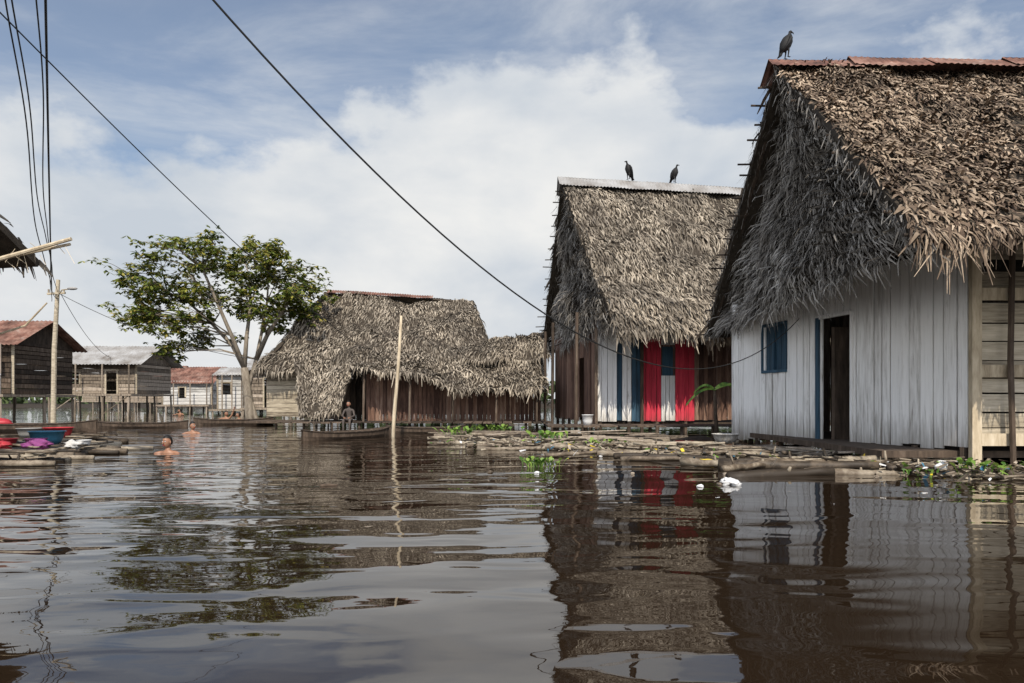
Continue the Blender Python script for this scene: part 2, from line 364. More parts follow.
# ---------------------------------------------------------------- house 2
H=empty('thatched_house',(6,24,0))
r=MB()
A=(1.72,24,8.6);RR=(12,25.4,8.4);E=(2.9,19,2.9);ER=(13,20.6,2.9);Lb=(1.25,29,3.1);LR=(12,30.5,3.1)
thatch(r,A,RR,E,ER,(0,-1,1),course=.14,spacing=.04,blen=.32,bw=.05,lift=.05,spread=.26,bump=.22,fringe=.5,seed=13)
thatch(r,A,RR,Lb,LR,(0,1,1),course=.35,spacing=.1,blen=.5,bw=.1,seed=15)
thatch(r,(2.75,19.9,4.0),(12.5,21.5,4.0),(2.9,18.95,2.9),(13,20.55,2.9),(0,-1,1),course=.12,spacing=.04,blen=.42,bw=.05,lift=.1,spread=.24,bump=.2,fringe=.5,seed=17,base=False)
r.build('roof_thatch',[th2,thd],H)
r=MB()
thatch(r,(2.1,23.9,8.2),(2.1,24.1,8.2),(2.75,19.4,3.1),(1.55,28.8,3.1),(-1,-.1,0),course=.15,spacing=.042,blen=.44,bw=.042,lift=.12,spread=.32,bump=.4,fringe=.3,seed=19)
verge(r,A,E,Lb,900,.5)
r.build('gable_thatch',[th1g,thd],H)
r=MB()
corr(r,(1.6,24,8.85),(12,25.42,8.7),(1.65,23.6,8.45),(12,25,8.3),(0,-1,1)); corr(r,(1.6,24,8.85),(12,25.42,8.7),(1.6,24.6,8.35),(12,26,8.2),(0,1,1))
r.build('ridge_sheet',[tin],H)
wl=MB()
def pk(u):
    x=2.59+u
    for lim,mm in ((3.2,0),(3.36,2),(3.74,0),(3.98,2),(4.56,1),(5.08,0),(5.68,1),(6.5,3)):
        if x<lim: return mm
    return 3
planks(wl,(2.59,20.8),(11,22),.38,3.6,w=.15,pick=pk,jit=.05,holes=[(2.05,2.42,1.75,2.7)])
planks(wl,(2.57,20.82),(1.75,27.5),.3,3.4,w=.22,m=3,holes=[(1.6,2.5,0,2.4)])
planks(wl,(1.75,27.5),(11,28.8),.3,3.4,w=.3,m=3)
obox(wl,(4.82,21.16,2.2),(.17,.02,0),(0,.012,0),(0,0,.45),2)
for xx in (2.55,3.97): box(wl,xx-.04,xx+.05,20.66+(xx-2.55)*.13,20.76+(xx-2.55)*.13,-.4,3.2,4)
box(wl,2.7,11,21.3,27.3,.2,.3,4)
for i in range(9): tube(wl,[(2.7+i*.9,20.9+i*.12,-.6),(2.7+i*.9,20.9+i*.12,.35)],.06,6,4)
for i in range(6): tube(wl,[(2.45-i*.13,21.3+i*1.1,-.6),(2.45-i*.13,21.3+i*1.1,.35)],.06,6,4)
for p in ((1.9,20.3),(1.35,23),(1.25,26)): tube(wl,[(p[0],p[1],-.4),(p[0]+.03,p[1],3.6)],.05,6,4)
wl.build('painted_walls',[white,red,blue,brown,dkwood],H)
wl=MB()
for i in range(14): box(wl,1.0+i*.5,1.46+i*.5,19.0+R(-.1,.1),20.5,.24+R(-.01,.01),.28)
for i in range(8): tube(wl,[(1.2+i*.9,19.3,-.5),(1.2+i*.9,19.3,.24)],.05,6)
wl.build('front_deck',[dkwood],H)

# ---------------------------------------------------------------- house 3 (centre)
H=empty('thatched_house',(-5,29,0))
r=MB()
k3=dict(course=.15,spacing=.05,blen=.32,bw=.05,lift=.05,bump=.42)
thatch(r,(-9.1,33,6.2),(-1.9,33,5.8),(-10.4,27.5,2.2),(-.7,27.5,2.6),(0,-1,1),spread=.24,fringe=.5,seed=23,sag=.2,**k3)
thatch(r,(-9.1,33,6.2),(-1.9,33,5.8),(-10.2,38.5,2.0),(-.7,38.5,2.5),(0,1,1),course=.4,spacing=.12,blen=.7,bw=.12,seed=25)
thatch(r,(-9.1,33,6.15),(-9.1,33.1,6.15),(-10.4,27.7,2.2),(-10.2,38.3,2.2),(-1,0,0),course=.3,spacing=.08,blen=.5,bw=.08,seed=26)
thatch(r,(-1.9,33,5.75),(-1.9,33.1,5.75),(-.8,27.7,2.6),(-.8,38.3,2.6),(1,0,0),course=.3,spacing=.08,blen=.5,bw=.08,seed=27)
thatch(r,(-6.6,28.0,3.0),(1.3,27.6,2.55),(-5.95,24.9,2.15),(1.35,24.8,1.3),(0,-1,1),spread=.28,fringe=.45,seed=29,sag=.14,**k3)
thatch(r,(-8.9,27.9,3.1),(-6.2,28.0,3.15),(-7.9,25.3,.35),(-6.3,24.9,.6),(-.2,-1,1),spread=.3,fringe=.3,seed=31,**k3)
thatch(r,(-1.3,29.6,3.75),(1.5,29.6,3.95),(-1.9,27.0,2.6),(1.5,27.0,2.7),(0,-1,1),spread=.2,seed=33,**k3)
r.build('roof_thatch',[th2,thd],H)
r=MB()
corr(r,(-8.9,33,6.33),(-3.8,33,6.03),(-8.9,32.7,6.16),(-3.8,32.7,5.86),(0,-1,1)); r.build('ridge_sheet',[rust],H)
wl=MB()
planks(wl,(-5.6,26.2),(1.1,26.2),.2,lambda u:2.05-.07*u,w=.17,m=0,jit=.05)
planks(wl,(1.1,26.2),(1.1,33),.2,1.6,w=.3,m=1)
planks(wl,(-10.2,28.4),(-8.7,28.2),.3,2.5,w=.2,vertical=False,m=2)
planks(wl,(-8.7,28.2),(-8.2,28.2),.3,2.4,w=.12,m=3)
planks(wl,(-10.2,28.4),(-10.2,38),.3,2.4,w=.3,m=1)
planks(wl,(-8.2,28.3),(-5.6,28.3),.2,2.6,w=.25,m=1)
planks(wl,(-10.2,38),(1.1,38),.2,2.4,w=.5,m=1)
for x in (-5.5,-3.8,-2.2,-.6,.9): tube(wl,[(x,25.2,-.4),(x+.04,25.2,2.0-.1*(x+5.5))],.045,6,1)
box(wl,-10.3,1.3,26.3,28,.1,.18,1)
wl.build('walls',[brown,dkwood,woodh,white],H)
wl=MB()
for i in range(28): box(wl,-8.6+i*.36,-8.28+i*.36,24.4+R(-.15,.1),26.1,.16+R(-.01,.01),.2)
for i in range(10): tube(wl,[(-8.5+i,24.6,-.5),(-8.5+i,24.6,.16)],.05,6)
wl.build('front_deck',[dkwood],H)

# ---------------------------------------------------------------- left side houses
def stilt(name,x0,x1,y0,y1,zf,ze,zr,wm,rm,ov=.5,hor=True,holes=(),rail=False,w=.22):
    H=empty(name,((x0+x1)/2,(y0+y1)/2,0)); r=MB(); ym=(y0+y1)/2
    corr(r,(x0-ov,ym,zr),(x1+ov,ym,zr),(x0-ov,y0-ov,ze),(x1+ov,y0-ov,ze),(0,-1,1),period=.2,amp=.025)
    corr(r,(x0-ov,ym,zr),(x1+ov,ym,zr),(x0-ov,y1+ov,ze),(x1+ov,y1+ov,ze),(0,1,1),period=.2,amp=.025)
    r.build('roof',[rm],H); wl=MB()
    planks(wl,(x0,y0),(x1,y0),zf,ze+.2,w=w,vertical=not hor,holes=holes,gap=.03)
    planks(wl,(x1,y0),(x1,y1),zf,ze+.2,w=w,vertical=not hor,gap=.03); planks(wl,(x0,y0),(x0,y1),zf,ze+.2,w=w,vertical=not hor,gap=.03); planks(wl,(x0,y1),(x1,y1),zf,ze+.2,w=.3,vertical=not hor)
    for X in (x0,x1):
        wl.add([(X,y0,ze+.15),(X,y1,ze+.15),(X,ym,zr-.05)],[(0,1,2)],0)
    for h in holes:
        for uu in (h[0],h[1]): box(wl,x0+uu-.05,x0+uu+.05,y0-.05,y0-.015,max(zf,h[2]),h[3],1)
        box(wl,x0+h[0]-.08,x0+h[1]+.08,y0-.05,y0-.015,h[3]+.002,h[3]+.1,1)
    for uu in (x0,x1): box(wl,uu-.06,uu+.06,y0-.06,y0-.016,zf,ze+.1,1)
    wl.build('walls',[wm,woodh],H); p=MB()
    box(p,x0-.2,x1+.2,y0-.9,y1,zf-.12,zf-.01)
    n=max(3,int((x1-x0)/1.4))
    for i in range(n+1):
        for yy in (y0-.8,ym,y1):
            xx=x0+(x1-x0)*i/n; tube(p,[(xx+R(-.08,.08),yy,-.6),(xx,yy,zf)],.06,6)
        xx=x0+(x1-x0)*i/n; tube(p,[(xx,y0-.8,zf),(xx,y0-.8,ze)],.045,6)
    for i in range(n): 
        if i%2==0 and zf>1: xx=x0+(x1-x0)*i/n; tube(p,[(xx,y0-.8,.15),(x0+(x1-x0)*(i+1)/n,y0-.8,zf-.1)],.03,5)
    p.build('stilts',[wood],H)
    if rail:
        q=MB(); k=0
        while x0+k*.2<x1: box(q,x0+k*.2,x0+k*.2+.15,y0-.86,y0-.83,zf,zf+.75); k+=1
        box(q,x0-.1,x1+.1,y0-.9,y0-.87,zf+.8,zf+.88); q.build('railing',[greywall],H)
        q=MB()
        for k in range(5):
            xx=x1-3.2+k*.62; box(q,xx,xx+.4,y0-.62,y0-.6,ze-.75-R(0,.2),ze-.15,k%4)
        tube(q,[(x1-3.6,y0-.61,ze-.14),(x1,y0-.61,ze-.14)],.01,5,3); q.build('washing',[cloth_w,cloth_r,cloth_b,shirt_g],H)
    return H
stilt('stilt_house',-29,-21.9,30,34,1.25,3.4,4.7,dkwood,rust,ov=.5,rail=True,holes=[(5.5,6.5,1.2,2.9),(3,4,1.9,2.8)])
stilt('stilt_house',-26.6,-22.0,40,44,1.35,3.05,4.3,wood,tin,ov=.6,holes=[(2.8,3.5,1.3,2.7),(.6,1.3,1.9,2.6)])
stilt('stilt_house',-25.6,-22.0,50,54,.65,2.2,3.5,greywall,rust,ov=.3,holes=[(1.2,1.7,1.2,1.9)])
stilt('stilt_house',-19.4,-17.5,45,47.5,.4,2.6,3.2,greywall,tin,ov=.3,holes=[(.3,.9,1.4,2.1)])
stilt('stilt_house',-33,-29,58,62,.9,2.9,4.0,wood,rust,ov=.5)
stilt('stilt_house',-17,-11,44,49,.5,2.9,4.0,wood,tin,ov=.5,holes=[(1,1.8,.5,2.4),(3.5,4.3,1.3,2.2)])
stilt('stilt_house',-44,-38,70,75,.9,3.5,4.8,wood,tin,ov=.5)
H=empty('stilt_house',(-12,10.3,0)); r=MB()
thatch(r,(-16,10.3,4.5),(-8.2,10.3,4.1),(-16,9.2,3.4),(-7.9,9.2,3.3),(0,-1,1),course=.3,spacing=.06,blen=.3,bw=.06,seed=41)
thatch(r,(-16,10.3,4.5),(-8.1,10.3,4.1),(-16,11.6,3.4),(-8.0,11.6,3.35),(0,1,1),course=.3,spacing=.06,blen=.3,bw=.06,seed=42)
r.build('roof_thatch',[th1g,thd],H); wl=MB()
planks(wl,(-15.5,9.6),(-9.5,9.6),.7,3.6,w=.2,vertical=False,m=0); planks(wl,(-9.5,9.6),(-9.5,11.2),.7,3.6,w=.2,vertical=False,m=0); planks(wl,(-15.5,11.2),(-9.5,11.2),.7,3.6,w=.3,vertical=False,m=0)
box(wl,-15.6,-9.3,9.3,11.3,.55,.68,1)
for i in range(6):
    for yy in (9.5,11.25): tube(wl,[(-15.3+i*1.18,yy,-.6),(-15.3+i*1.18,yy,3.4)],.06,6,1)
wl.build('walls',[wood,dkwood],H)
bm=MB()
tube(bm,[(-9.3,10.2,2.6),(-7.9,10.3,3.08),(-6.65,10.3,3.43)],[.04,.035,.028],7); tube(bm,[(-9.2,10.4,2.85),(-7.9,10.5,3.17),(-6.7,10.35,3.36)],[.035,.03,.022],7)
tube(bm,[(-9.4,11,1.7),(-8.2,11.5,2.25),(-7.9,11.6,2.65)],[.022,.018,.012],6)
for i in range(9):
    q=V((-7.5+R(-.3,.8),10.35,3.2+R(-.1,.2))); tube(bm,[q,q+V((R(-.2,.25),R(-.1,.1),R(-.35,-.1)))],.004,4)
bm.build('bamboo_poles',[pale],H)

# ---------------------------------------------------------------- tree
H=empty('tree',(-11.4,30,0)); T=MB(); B0=V((-11.4,30,0))
cl=[(-2.9,7.5),(-1.6,7.7),(-.3,7.6),(.8,7.4),(1.6,6.9),(2.1,6.0),(1.4,5.8),(.1,6.7),(-1.2,6.9),(-2.5,6.7),(-3.8,6.9),(-4.7,6.3),(-4.4,5.5),(-5.3,4.9),(-4.0,4.4),(-2.9,3.4),(-2.1,4.5),(-1.6,5.5),(-.5,5.3),(.7,4.9),(1.7,4.8),(2.2,5.4),(-3.2,5.4),(-.2,6.1),(.9,6.6),(-1.9,7.3),(-3.5,6.1),(-2.6,4.0),(1.2,4.2),(-4.6,4.6)]
tr=[V((0,0,-.5)),V((-.12,0,.5)),V((-.22,0,1.4)),V((-.38,.05,2.4))]
tube(T,[B0+p for p in tr],[.3,.22,.18,.16],10)
tube(T,[B0+V((.5,0,-.5)),B0+V((.1,0,.3)),B0+V((-.18,0,1.3))],[.12,.12,.1],8)
limbs=[[tr[3],V((-1.0,.3,3.4)),V((-2.0,.5,4.4)),V((-3.2,.8,5.4)),V((-4.2,.9,5.9))],
       [tr[3],V((-.8,-.3,3.8)),V((-1.3,-.6,5.2)),V((-1.8,-.9,6.6))],
       [tr[2],V((.05,.3,2.8)),V((.25,.4,4.0)),V((.5,.4,5.4)),V((.6,.3,6.7))],
       [V((.05,.3,2.8)),V((.7,-.2,3.8)),V((1.4,-.5,4.7)),V((1.9,-.6,5.5))],
       [tr[3],V((-.3,.1,3.8)),V((-.4,.8,5.2)),V((-.6,1.2,6.6))]]
nodes=[]
for l in limbs:
    tube(T,[B0+p for p in l],[.11-.02*i for i in range(len(l))],8); nodes+=l[1:]
LF=MB()
def leafclump(c,n,rx,ry,rz):
    for k in range(n):
        q=c+V((random.gauss(0,rx),random.gauss(0,ry),random.gauss(0,rz)))
        for t in range(random.randint(5,7)):
            an=R(0,6.28); d=V((math.cos(an),math.sin(an),R(-1.0,.1))).normalized(); l=R(.15,.3); s=d.cross(V((R(-.4,.4),R(-.4,.4)-.3,1))).normalized()*l*.22
            LF.add([q,q+d*l*.5+s,q+d*l,q+d*l*.5-s],[(0,1,2,3)])
for (x,z) in cl:
    for k in range(3):
        y=R(-2.3,2.3)*(1-abs(x+1.4)/8); c=V((x+R(-.45,.4),y,z+R(-.28,.28)))
        nd=min(nodes,key=lambda q:(q-c).length+ (0 if q.z<c.z+.1 else 3))
        md=nd.lerp(c,.5)+V((R(-.2,.2),R(-.2,.2),R(-.1,.3)))
        tube(T,[B0+nd,B0+md,B0+c],[.04,.024,.01],6)
        for j in range(5):
            c2=c+V((random.gauss(0,.38),random.gauss(0,.38),random.gauss(0,.2)))
            m2=md.lerp(c,R(.2,.9)); tube(T,[B0+m2,B0+m2.lerp(c2,.6)+V((0,0,.08)),B0+c2],[.015,.011,.005],5)
            leafclump(B0+c2,random.randint(6,11),.2,.2,.11)
T.build('trunk',[bark],H,True); LF.build('foliage',[leafm],H)

# ---------------------------------------------------------------- poles and lines
H=empty('utility_pole',(-18,27,0)); p=MB()
tube(p,[(-18.15,27,-.6),(-18.1,27,3),(-17.95,27,5.75)],[.1,.09,.07],10); 
obox(p,(-17.97,26.92,5.2),(.35,0,.02),(0,.04,0),(0,0,.04))
for dx in (-.3,0,.3): tube(p,[(-17.97+dx,26.92,5.24),(-17.97+dx,26.92,5.36)],.035,8)
tube(p,[(-17.95,26.9,5.05),(-17.6,26.7,5.3),(-17.25,26.6,5.32)],.025,6)
p.build('pole',[woodh],H); p=MB()
blob(p,(-17.1,26.55,5.33),.2,.09,.06); p.build('lamp_head',[tin],H,True)
H=empty('utility_pole',(-4.9,2.2,0)); p=MB(); tube(p,[(-4.9,2.2,-.6),(-4.75,2.3,7.4)],[.12,.09],10); p.build('pole',[woodh],H)
H=empty('wooden_pole',(-3.1,18.5,0)); p=MB(); tube(p,[(-3.25,18.5,-.7),(-3.2,18.5,.5),(-3.08,18.48,1.9),(-3.0,18.5,3.28)],[.055,.052,.045,.035],9); p.build('shaft',[pale],H,True)
def wire(S,T_,sag,t0=0,t1=1,r=.012,name='power_line',wob=0):
    S=V(S);T_=V(T_);pts=[]
    n=60
    for i in range(n+1):
        t=t0+(t1-t0)*i/n; q=S.lerp(T_,t); q.z-=4*sag*t*(1-t); 
        if wob: q+=V((wob*noise.noise(V((t*4,1,0))),0,wob*noise.noise(V((t*4,5,0)))))
        pts.append(q)
    p=MB(); tube(p,pts,r,6); p.build(name,[wire_m])
wire((-2.19,5,3.93),(5.9,14,2.68),1.78,-.32,1,.0085)
wire((-6,8,5.54),(-5.8,27,3.0),.32,-.15,1,.009)
wire((-6.6,9,6.3),(-18.0,27,5.36),.5,-.1,1,.011,wob=.1)
wire((-6.75,9.1,6.3),(-18.0,27,5.0),.9,-.1,1,.011,wob=.12)
wire((-6.15,9,6.3),(-18.2,27,5.36),.45,-.1,1,.017)
wire((-6.3,9,6.6),(-18.2,27,4.9),.3,-.1,1,.011,wob=.1)
wire((-17.9,27,5.2),(-9.8,28.5,2.6),.5,0,1,.012)
wire((-17.9,27,5.3),(-24,41,3.5),.5,0,1,.012)

# ---------------------------------------------------------------- vultures
def vulture(x,y,z,sc,face,yaw=0):
    H=empty('black_vulture',(x,y,z)); b=MB(); cy,sy_=math.cos(yaw),math.sin(yaw)
    def q(a,c,h):
        a*=face; return (x+(a*cy-c*sy_)*sc,y+(a*sy_+c*cy)*sc,z+h*sc)
    tube(b,[q(-.2,0,.16),q(-.15,0,.26),q(-.06,0,.42),q(.03,0,.6),q(.07,0,.72),q(.09,0,.78)],[.03*sc,.13*sc,.19*sc,.18*sc,.11*sc,.06*sc],12)
    tube(b,[q(.08,0,.74),q(.11,0,.83),q(.13,0,.88)],[.065*sc,.045*sc,.04*sc],10)
    tube(b,[q(.10,0,.885),q(.15,0,.905),q(.2,0,.895)],[.035*sc,.052*sc,.034*sc],10)
    tube(b,[q(.19,0,.9),q(.26,0,.885),q(.285,0,.845)],[.028*sc,.018*sc,.004*sc],8)
    for s in (-1,1):
        tube(b,[q(.04,s*.14,.7),q(0,s*.185,.55),q(-.1,s*.16,.34),q(-.27,s*.06,.08)],[.06*sc,.13*sc,.10*sc,.015*sc],10,sq=.5)
        tube(b,[q(.0,s*.07,.36),q(.02,s*.075,.2),q(-.01,s*.08,.02)],[.06*sc,.026*sc,.016*sc],7)
        for an in (-.5,0,.5): tube(b,[q(-.01,s*.08,.02),q(.07,s*.08+an*.07,.005)],[.012*sc,.006*sc],5)
        tube(b,[q(-.01,s*.08,.02),q(-.06,s*.08,.005)],[.012*sc,.006*sc],5)
    for k in range(-2,3):
        p0=V(q(-.17,k*.02,.2)); p1=V(q(-.3,k*.045,-.02)); tube(b,[p0,p1],[.03*sc,.022*sc],6,sq=.4)
    b.build('body',[feather],H,True)
vulture(5.2,12.92,7.47,.56,1,.3); vulture(4.15,24.3,8.85,.68,-1,.5); vulture(5.85,24.55,8.82,.66,1,-.7)

# ---------------------------------------------------------------- people
def person(name,loc,J,sc=1,shirt=None,face=(0,-1)):
    H=empty(name,loc); loc=V(loc)
    me=bpy.data.meshes.new('body'); order=list(J.keys()); idx={k:i for i,k in enumerate(order)}
    ed=[('pelvis','spine'),('spine','chest'),('chest','neck'),('neck','headb')]
    for s in 'LR':
        ed+=[('chest','sh'+s),('sh'+s,'el'+s),('el'+s,'wr'+s),('wr'+s,'pa'+s)]
        if 'hip'+s in J: ed+=[('pelvis','hip'+s),('hip'+s,'kn'+s),('kn'+s,'an'+s),('an'+s,'toe'+s)]
    rad=dict(pelvis=.115,spine=.1,chest=.12,neck=.048,headb=.05,sh=.055,el=.04,wr=.027,pa=.03,hip=.085,kn=.055,an=.035,toe=.03)
    me.from_pydata([V(J[k])*sc for k in order],[(idx[a],idx[b]) for a,b in ed],[]); me.update()
    o=bpy.data.objects.new('body',me); scene.collection.objects.link(o); o.location=(0,0,0); o.parent=H
    md=o.modifiers.new('s','SKIN'); 
    for k,i in idx.items():
        kk=k if k in rad else k[:-1]; me.skin_vertices[0].data[i].radius=(rad[kk]*sc,rad[kk]*sc*.85); me.skin_vertices[0].data[i].use_root=(k=='pelvis')
    md.use_smooth_shade=True
    sb=o.modifiers.new('ss','SUBSURF'); sb.levels=2; sb.render_levels=2
    me.materials.append(shirt or skin)
    hd=V(J['headb'])*sc+loc; f=V((face[0],face[1],0)).normalized(); sd=V((-f.y,f.x,0)); up=V((0,0,1))
    c=hd+up*.10*sc+f*.015*sc; m=MB(); vs=[];fs=[];SG=20;RG=14
    for j in range(RG+1):
        t=math.pi*j/RG
        for i in range(SG):
            p=2*math.pi*i/SG; a=math.sin(t)*math.cos(p);b=math.sin(t)*math.sin(p);h=math.cos(t)
            w_=.075*(1-.22*max(0,-h)); dp=.095*(1-.12*max(0,-h))
            v=c+(sd*a*w_+f*b*dp+up*h*.12)*sc
            if b>0:
                if abs(h-.05)<.13 and .2<abs(a)<.6: v-=f*.008*sc
            vs.append(v)
    for j in range(RG):
        for i in range(SG):
            i2=(i+1)%SG; fs.append((j*SG+i,(j+1)*SG+i,(j+1)*SG+i2,j*SG+i2))
    m.add(vs,fs,0)
    tube(m,[c+(f*.088+up*.015)*sc,c+(f*.112-up*.03)*sc,c+(f*.09-up*.04)*sc],[.008*sc,.016*sc,.01*sc],8,0)
    for s in(-1,1):
        blob(m,c+(f*.082+sd*.03*s+up*.008)*sc,.013*sc,.013*sc,.009*sc,2,seg=8,rings=5)
        blob(m,c+(f*.092+sd*.03*s+up*.008)*sc,.005*sc,.005*sc,.006*sc,1,seg=8,rings=5)
        blob(m,c+(sd*.076*s-up*.01)*sc,.012*sc,.018*sc,.03*sc,0,seg=8,rings=6)
        tube(m,[c+(f*.088+sd*(.03*s-.015)+up*.03)*sc,c+(f*.092+sd*(.03*s+.015)+up*.03)*sc],.004*sc,5,1)
    tube(m,[c+(f*.088-sd*.022-up*.062)*sc,c+(f*.094-up*.06)*sc,c+(f*.088+sd*.022-up*.062)*sc],.007*sc,6,3)
    vs=[];fs=[]
    for j in range(10):
        for i in range(SG):
            p=2*math.pi*i/SG; b=math.sin(p); lim=1.0 if b>.25 else (1.35 if b>-.2 else 2.05); t=lim*j/9
            a=math.sin(t)*math.cos(p);bb=math.sin(t)*b;h=math.cos(t)
            vs.append(c+(sd*a*.084+f*(bb*.103-.006)+up*(h*.128+.004))*sc*(1+.02*noise.noise(V((i,j,0))*.7)))
    for j in range(9):
        for i in range(SG):
            i2=(i+1)%SG; fs.append((j*SG+i,(j+1)*SG+i,(j+1)*SG+i2,j*SG+i2))
    m.add(vs,fs,1)
    for s in 'LR':
        pa=V(J['pa'+s]);dr=(pa-V(J['wr'+s])).normalized(); sdd=dr.cross(V((.2,.3,1))).normalized(); nn=dr.cross(sdd)
        for k,(o_,l) in enumerate(((-.028,.06),(-.01,.072),(.01,.068),(.028,.052))):
            q0=pa+sdd*o_*.9; tube(m,[(q0)*sc+loc,(q0+dr*l*.55+nn*.006)*sc+loc,(q0+dr*l+nn*.02)*sc+loc],[.0095*sc,.0085*sc,.0065*sc],6,0)
        q0=pa-dr*.03-sdd*.02; tube(m,[q0*sc+loc,(q0-sdd*.03+dr*.025)*sc+loc,(q0-sdd*.04+dr*.055)*sc+loc],[.011*sc,.01*sc,.007*sc],6,0)
    m.build('head_and_hands',[skin,hair,cloth_w,cloth_r],H,True)
def swimJ(lx=.35,raise_=False):
    J=dict(pelvis=(0,.12,-.45),spine=(0,.06,-.25),chest=(0,.02,-.06),neck=(0,0,.06),headb=(0,-.01,.11))
    for s,g in(('L',1),('R',-1)):
        J['sh'+s]=(g*.155,0,.0); J['el'+s]=(g*(.25+lx*.2),-.15,-.08); J['wr'+s]=(g*.28,-.35,-.06); J['pa'+s]=(g*.26,-.42,-.05)
        if raise_ and g>0: J['el'+s]=(.3,-.05,.16); J['wr'+s]=(.38,-.08,.38); J['pa'+s]=(.4,-.09,.46)
    return J
person('swimming_child',(-6.5,12.9,0),swimJ(),1.0,face=(-.3,-1))
person('swimming_child',(-9.5,20.3,.02),swimJ(),1.0,face=(.8,-.5))
person('swimming_child',(-13.2,31.5,.15),swimJ(raise_=True),1.05,face=(1,-.4))
person('swimming_child',(-12.4,31.0,.1),swimJ(),1.05,face=(-1,-.3))
person('swimming_child',(-21.4,44,.1),swimJ(),1,face=(-1,-.6))
J=dict(pelvis=(0,0,.1),spine=(0,-.02,.3),chest=(0,-.05,.48),neck=(0,-.07,.6),headb=(0,-.09,.66))
for s,g in(('L',1),('R',-1)):
    J['sh'+s]=(g*.17,-.05,.52);J['el'+s]=(g*.24,-.15,.28);J['wr'+s]=(g*.13,-.36,.24);J['pa'+s]=(g*.1,-.43,.22)
    J['hip'+s]=(g*.09,-.06,.1);J['kn'+s]=(g*.13,-.46,.14);J['an'+s]=(g*.12,-.5,-.26);J['toe'+s]=(g*.13,-.64,-.3)
person('seated_person',(-5.9,24.75,.17),J,.9,shirt=shirt_g,face=(-.2,-1))

# ---------------------------------------------------------------- boats
def canoe(x,y,ang,L,W,Hh,m=wood,inner=dkwood,cargo=None):
    H=empty('wooden_canoe',(x,y,0)); b=MB(); vs=[];fs=[];n=16;k=9
    ca,sa=math.cos(ang),math.sin(ang)
    def g(a,c,h): return (x+ca*a-sa*c,y+sa*a+ca*c,h)
    for layer,off in((0,0),(1,.03)):
        for i in range(n+1):
            t=i/n*2-1; wd=W/2*(1-abs(t)**2.6)*.96+.03; sh=Hh*(1+.5*abs(t)**3); 
            for j in range(k):
                an=math.pi*j/(k-1); vs.append(g(t*L/2*(1-off*.5),-(wd-off)*math.cos(an) if wd>off else 0,-.08+off+ (sh+.08-(off if 0<j<k-1 else off))*(1-math.sin(an)**.8)))
    o=(n+1)*k
    for i in range(n):
        for j in range(k-1):
            q=i*k+j; fs.append((q,q+k,q+k+1,q+1))
    b.add(vs[:o],fs,0); b.add(vs[o:],fs,1)
    for j in(0,k-1):
        tube(b,[vs[i*k+j] for i in range(n+1)],.022,6,0)
    for t in(-.5,0,.45):
        wd=W/2*(1-abs(t)**2.6)*.93; c=g(t*L/2,0,Hh*.85); obox(b,c,V((ca,sa,0))*.1,V((-sa,ca,0))*wd,(0,0,.012),0)
    b.build('hull',[m,inner],H)
    if cargo:
        c=MB(); blob(c,g(-.2*L,0,Hh),.4*L/3,.25,.18,0,.5,seed=x); c.build('cargo_cloth',[cargo],H,True)
canoe(-4.3,17.9,.9,2.8,.62,.17,m=dkwood); canoe(-2.6,20.6,.05,2.4,.6,.16,m=dkwood); canoe(-13.3,24.5,.1,3.2,.6,.17,m=dkwood)
canoe(-15.4,21.5,.02,4.6,.9,.24,m=dkwood,cargo=cloth_r); canoe(-11.2,27.5,.3,3.0,.6,.2,m=dkwood)

# ---------------------------------------------------------------- rafts, logs, debris
def raft(name,x,y,ang,L,n,r):
    H=empty(name,(x,y,0)); b=MB(); s=V((-math.sin(ang),math.cos(ang),0))
    for i in range(n):
        q=V((x,y,0))+s*(i-n/2)*r*2.3; log(b,q.x+R(-.4,.3),q.y,ang+R(-.08,.08),L*R(.75,1.1),r*R(.6,1.1),z=R(.01,.05))
    for t in(-.35,.3):
        c=V((x,y,.15))+V((math.cos(ang),math.sin(ang),0))*L*t; obox(b,c,s*n*r*1.2,V((math.cos(ang),math.sin(ang),0))*.06,(0,0,.015))
    for i in range(9):
        c=V((x,y,.19+i*.003))+s*R(-.8,.8)*n*r+V((math.cos(ang),math.sin(ang),0))*L*R(-.3,.3); obox(b,c,V((R(.3,.7),R(-.2,.2),R(-.02,.02))),V((0,R(.04,.09),0)),(0,0,.012))
    b.build('logs',[logm],H,True); return H
raft('log_raft',-8.9,12.3,.12,3.2,13,.09); raft('log_raft',-10.6,15.2,.05,3.6,8,.1); raft('log_raft',-7.9,10.6,.2,1.6,5,.07)
def basin(name,x,y,z,r,h,m):
    b=MB(); seg=24; prof=[(.0,0),(.72,0),(.86,.4),(1,1),(1.07,1),(1.07,.96),(.98,.94),(.8,.3),(.66,.08),(0,.08)]; vs=[];fs=[]
    for pr,ph in prof:
        for k in range(seg): vs.append((x+pr*r*math.cos(6.2832*k/seg),y+pr*r*math.sin(6.2832*k/seg),z+ph*h))
    for j in range(len(prof)-1):
        for k in range(seg):
            k2=(k+1)%seg; fs.append((j*seg+k,j*seg+k2,(j+1)*seg+k2,(j+1)*seg+k))
    b.add(vs,fs); b.build(name,[m],None,True)
basin('wash_basin',-8.65,12.7,.18,.29,.24,cloth_b); basin('wash_basin',-8.95,12.0,.18,.22,.14,cloth_r); basin('wash_basin',-8.4,12.05,.18,.17,.14,cloth_p)
basin('wash_basin',-7.9,12.6,.16,.12,.1,cloth_w); basin('wash_basin',4.35,13.9,.14,.26,.17,white); basin('wash_basin',-9.9,14.9,.18,.28,.22,cloth_r); basin('wash_basin',-10.6,15.0,.18,.24,.2,tin)
basin('bucket',2.15,19.4,.28,.16,.3,cloth_w)
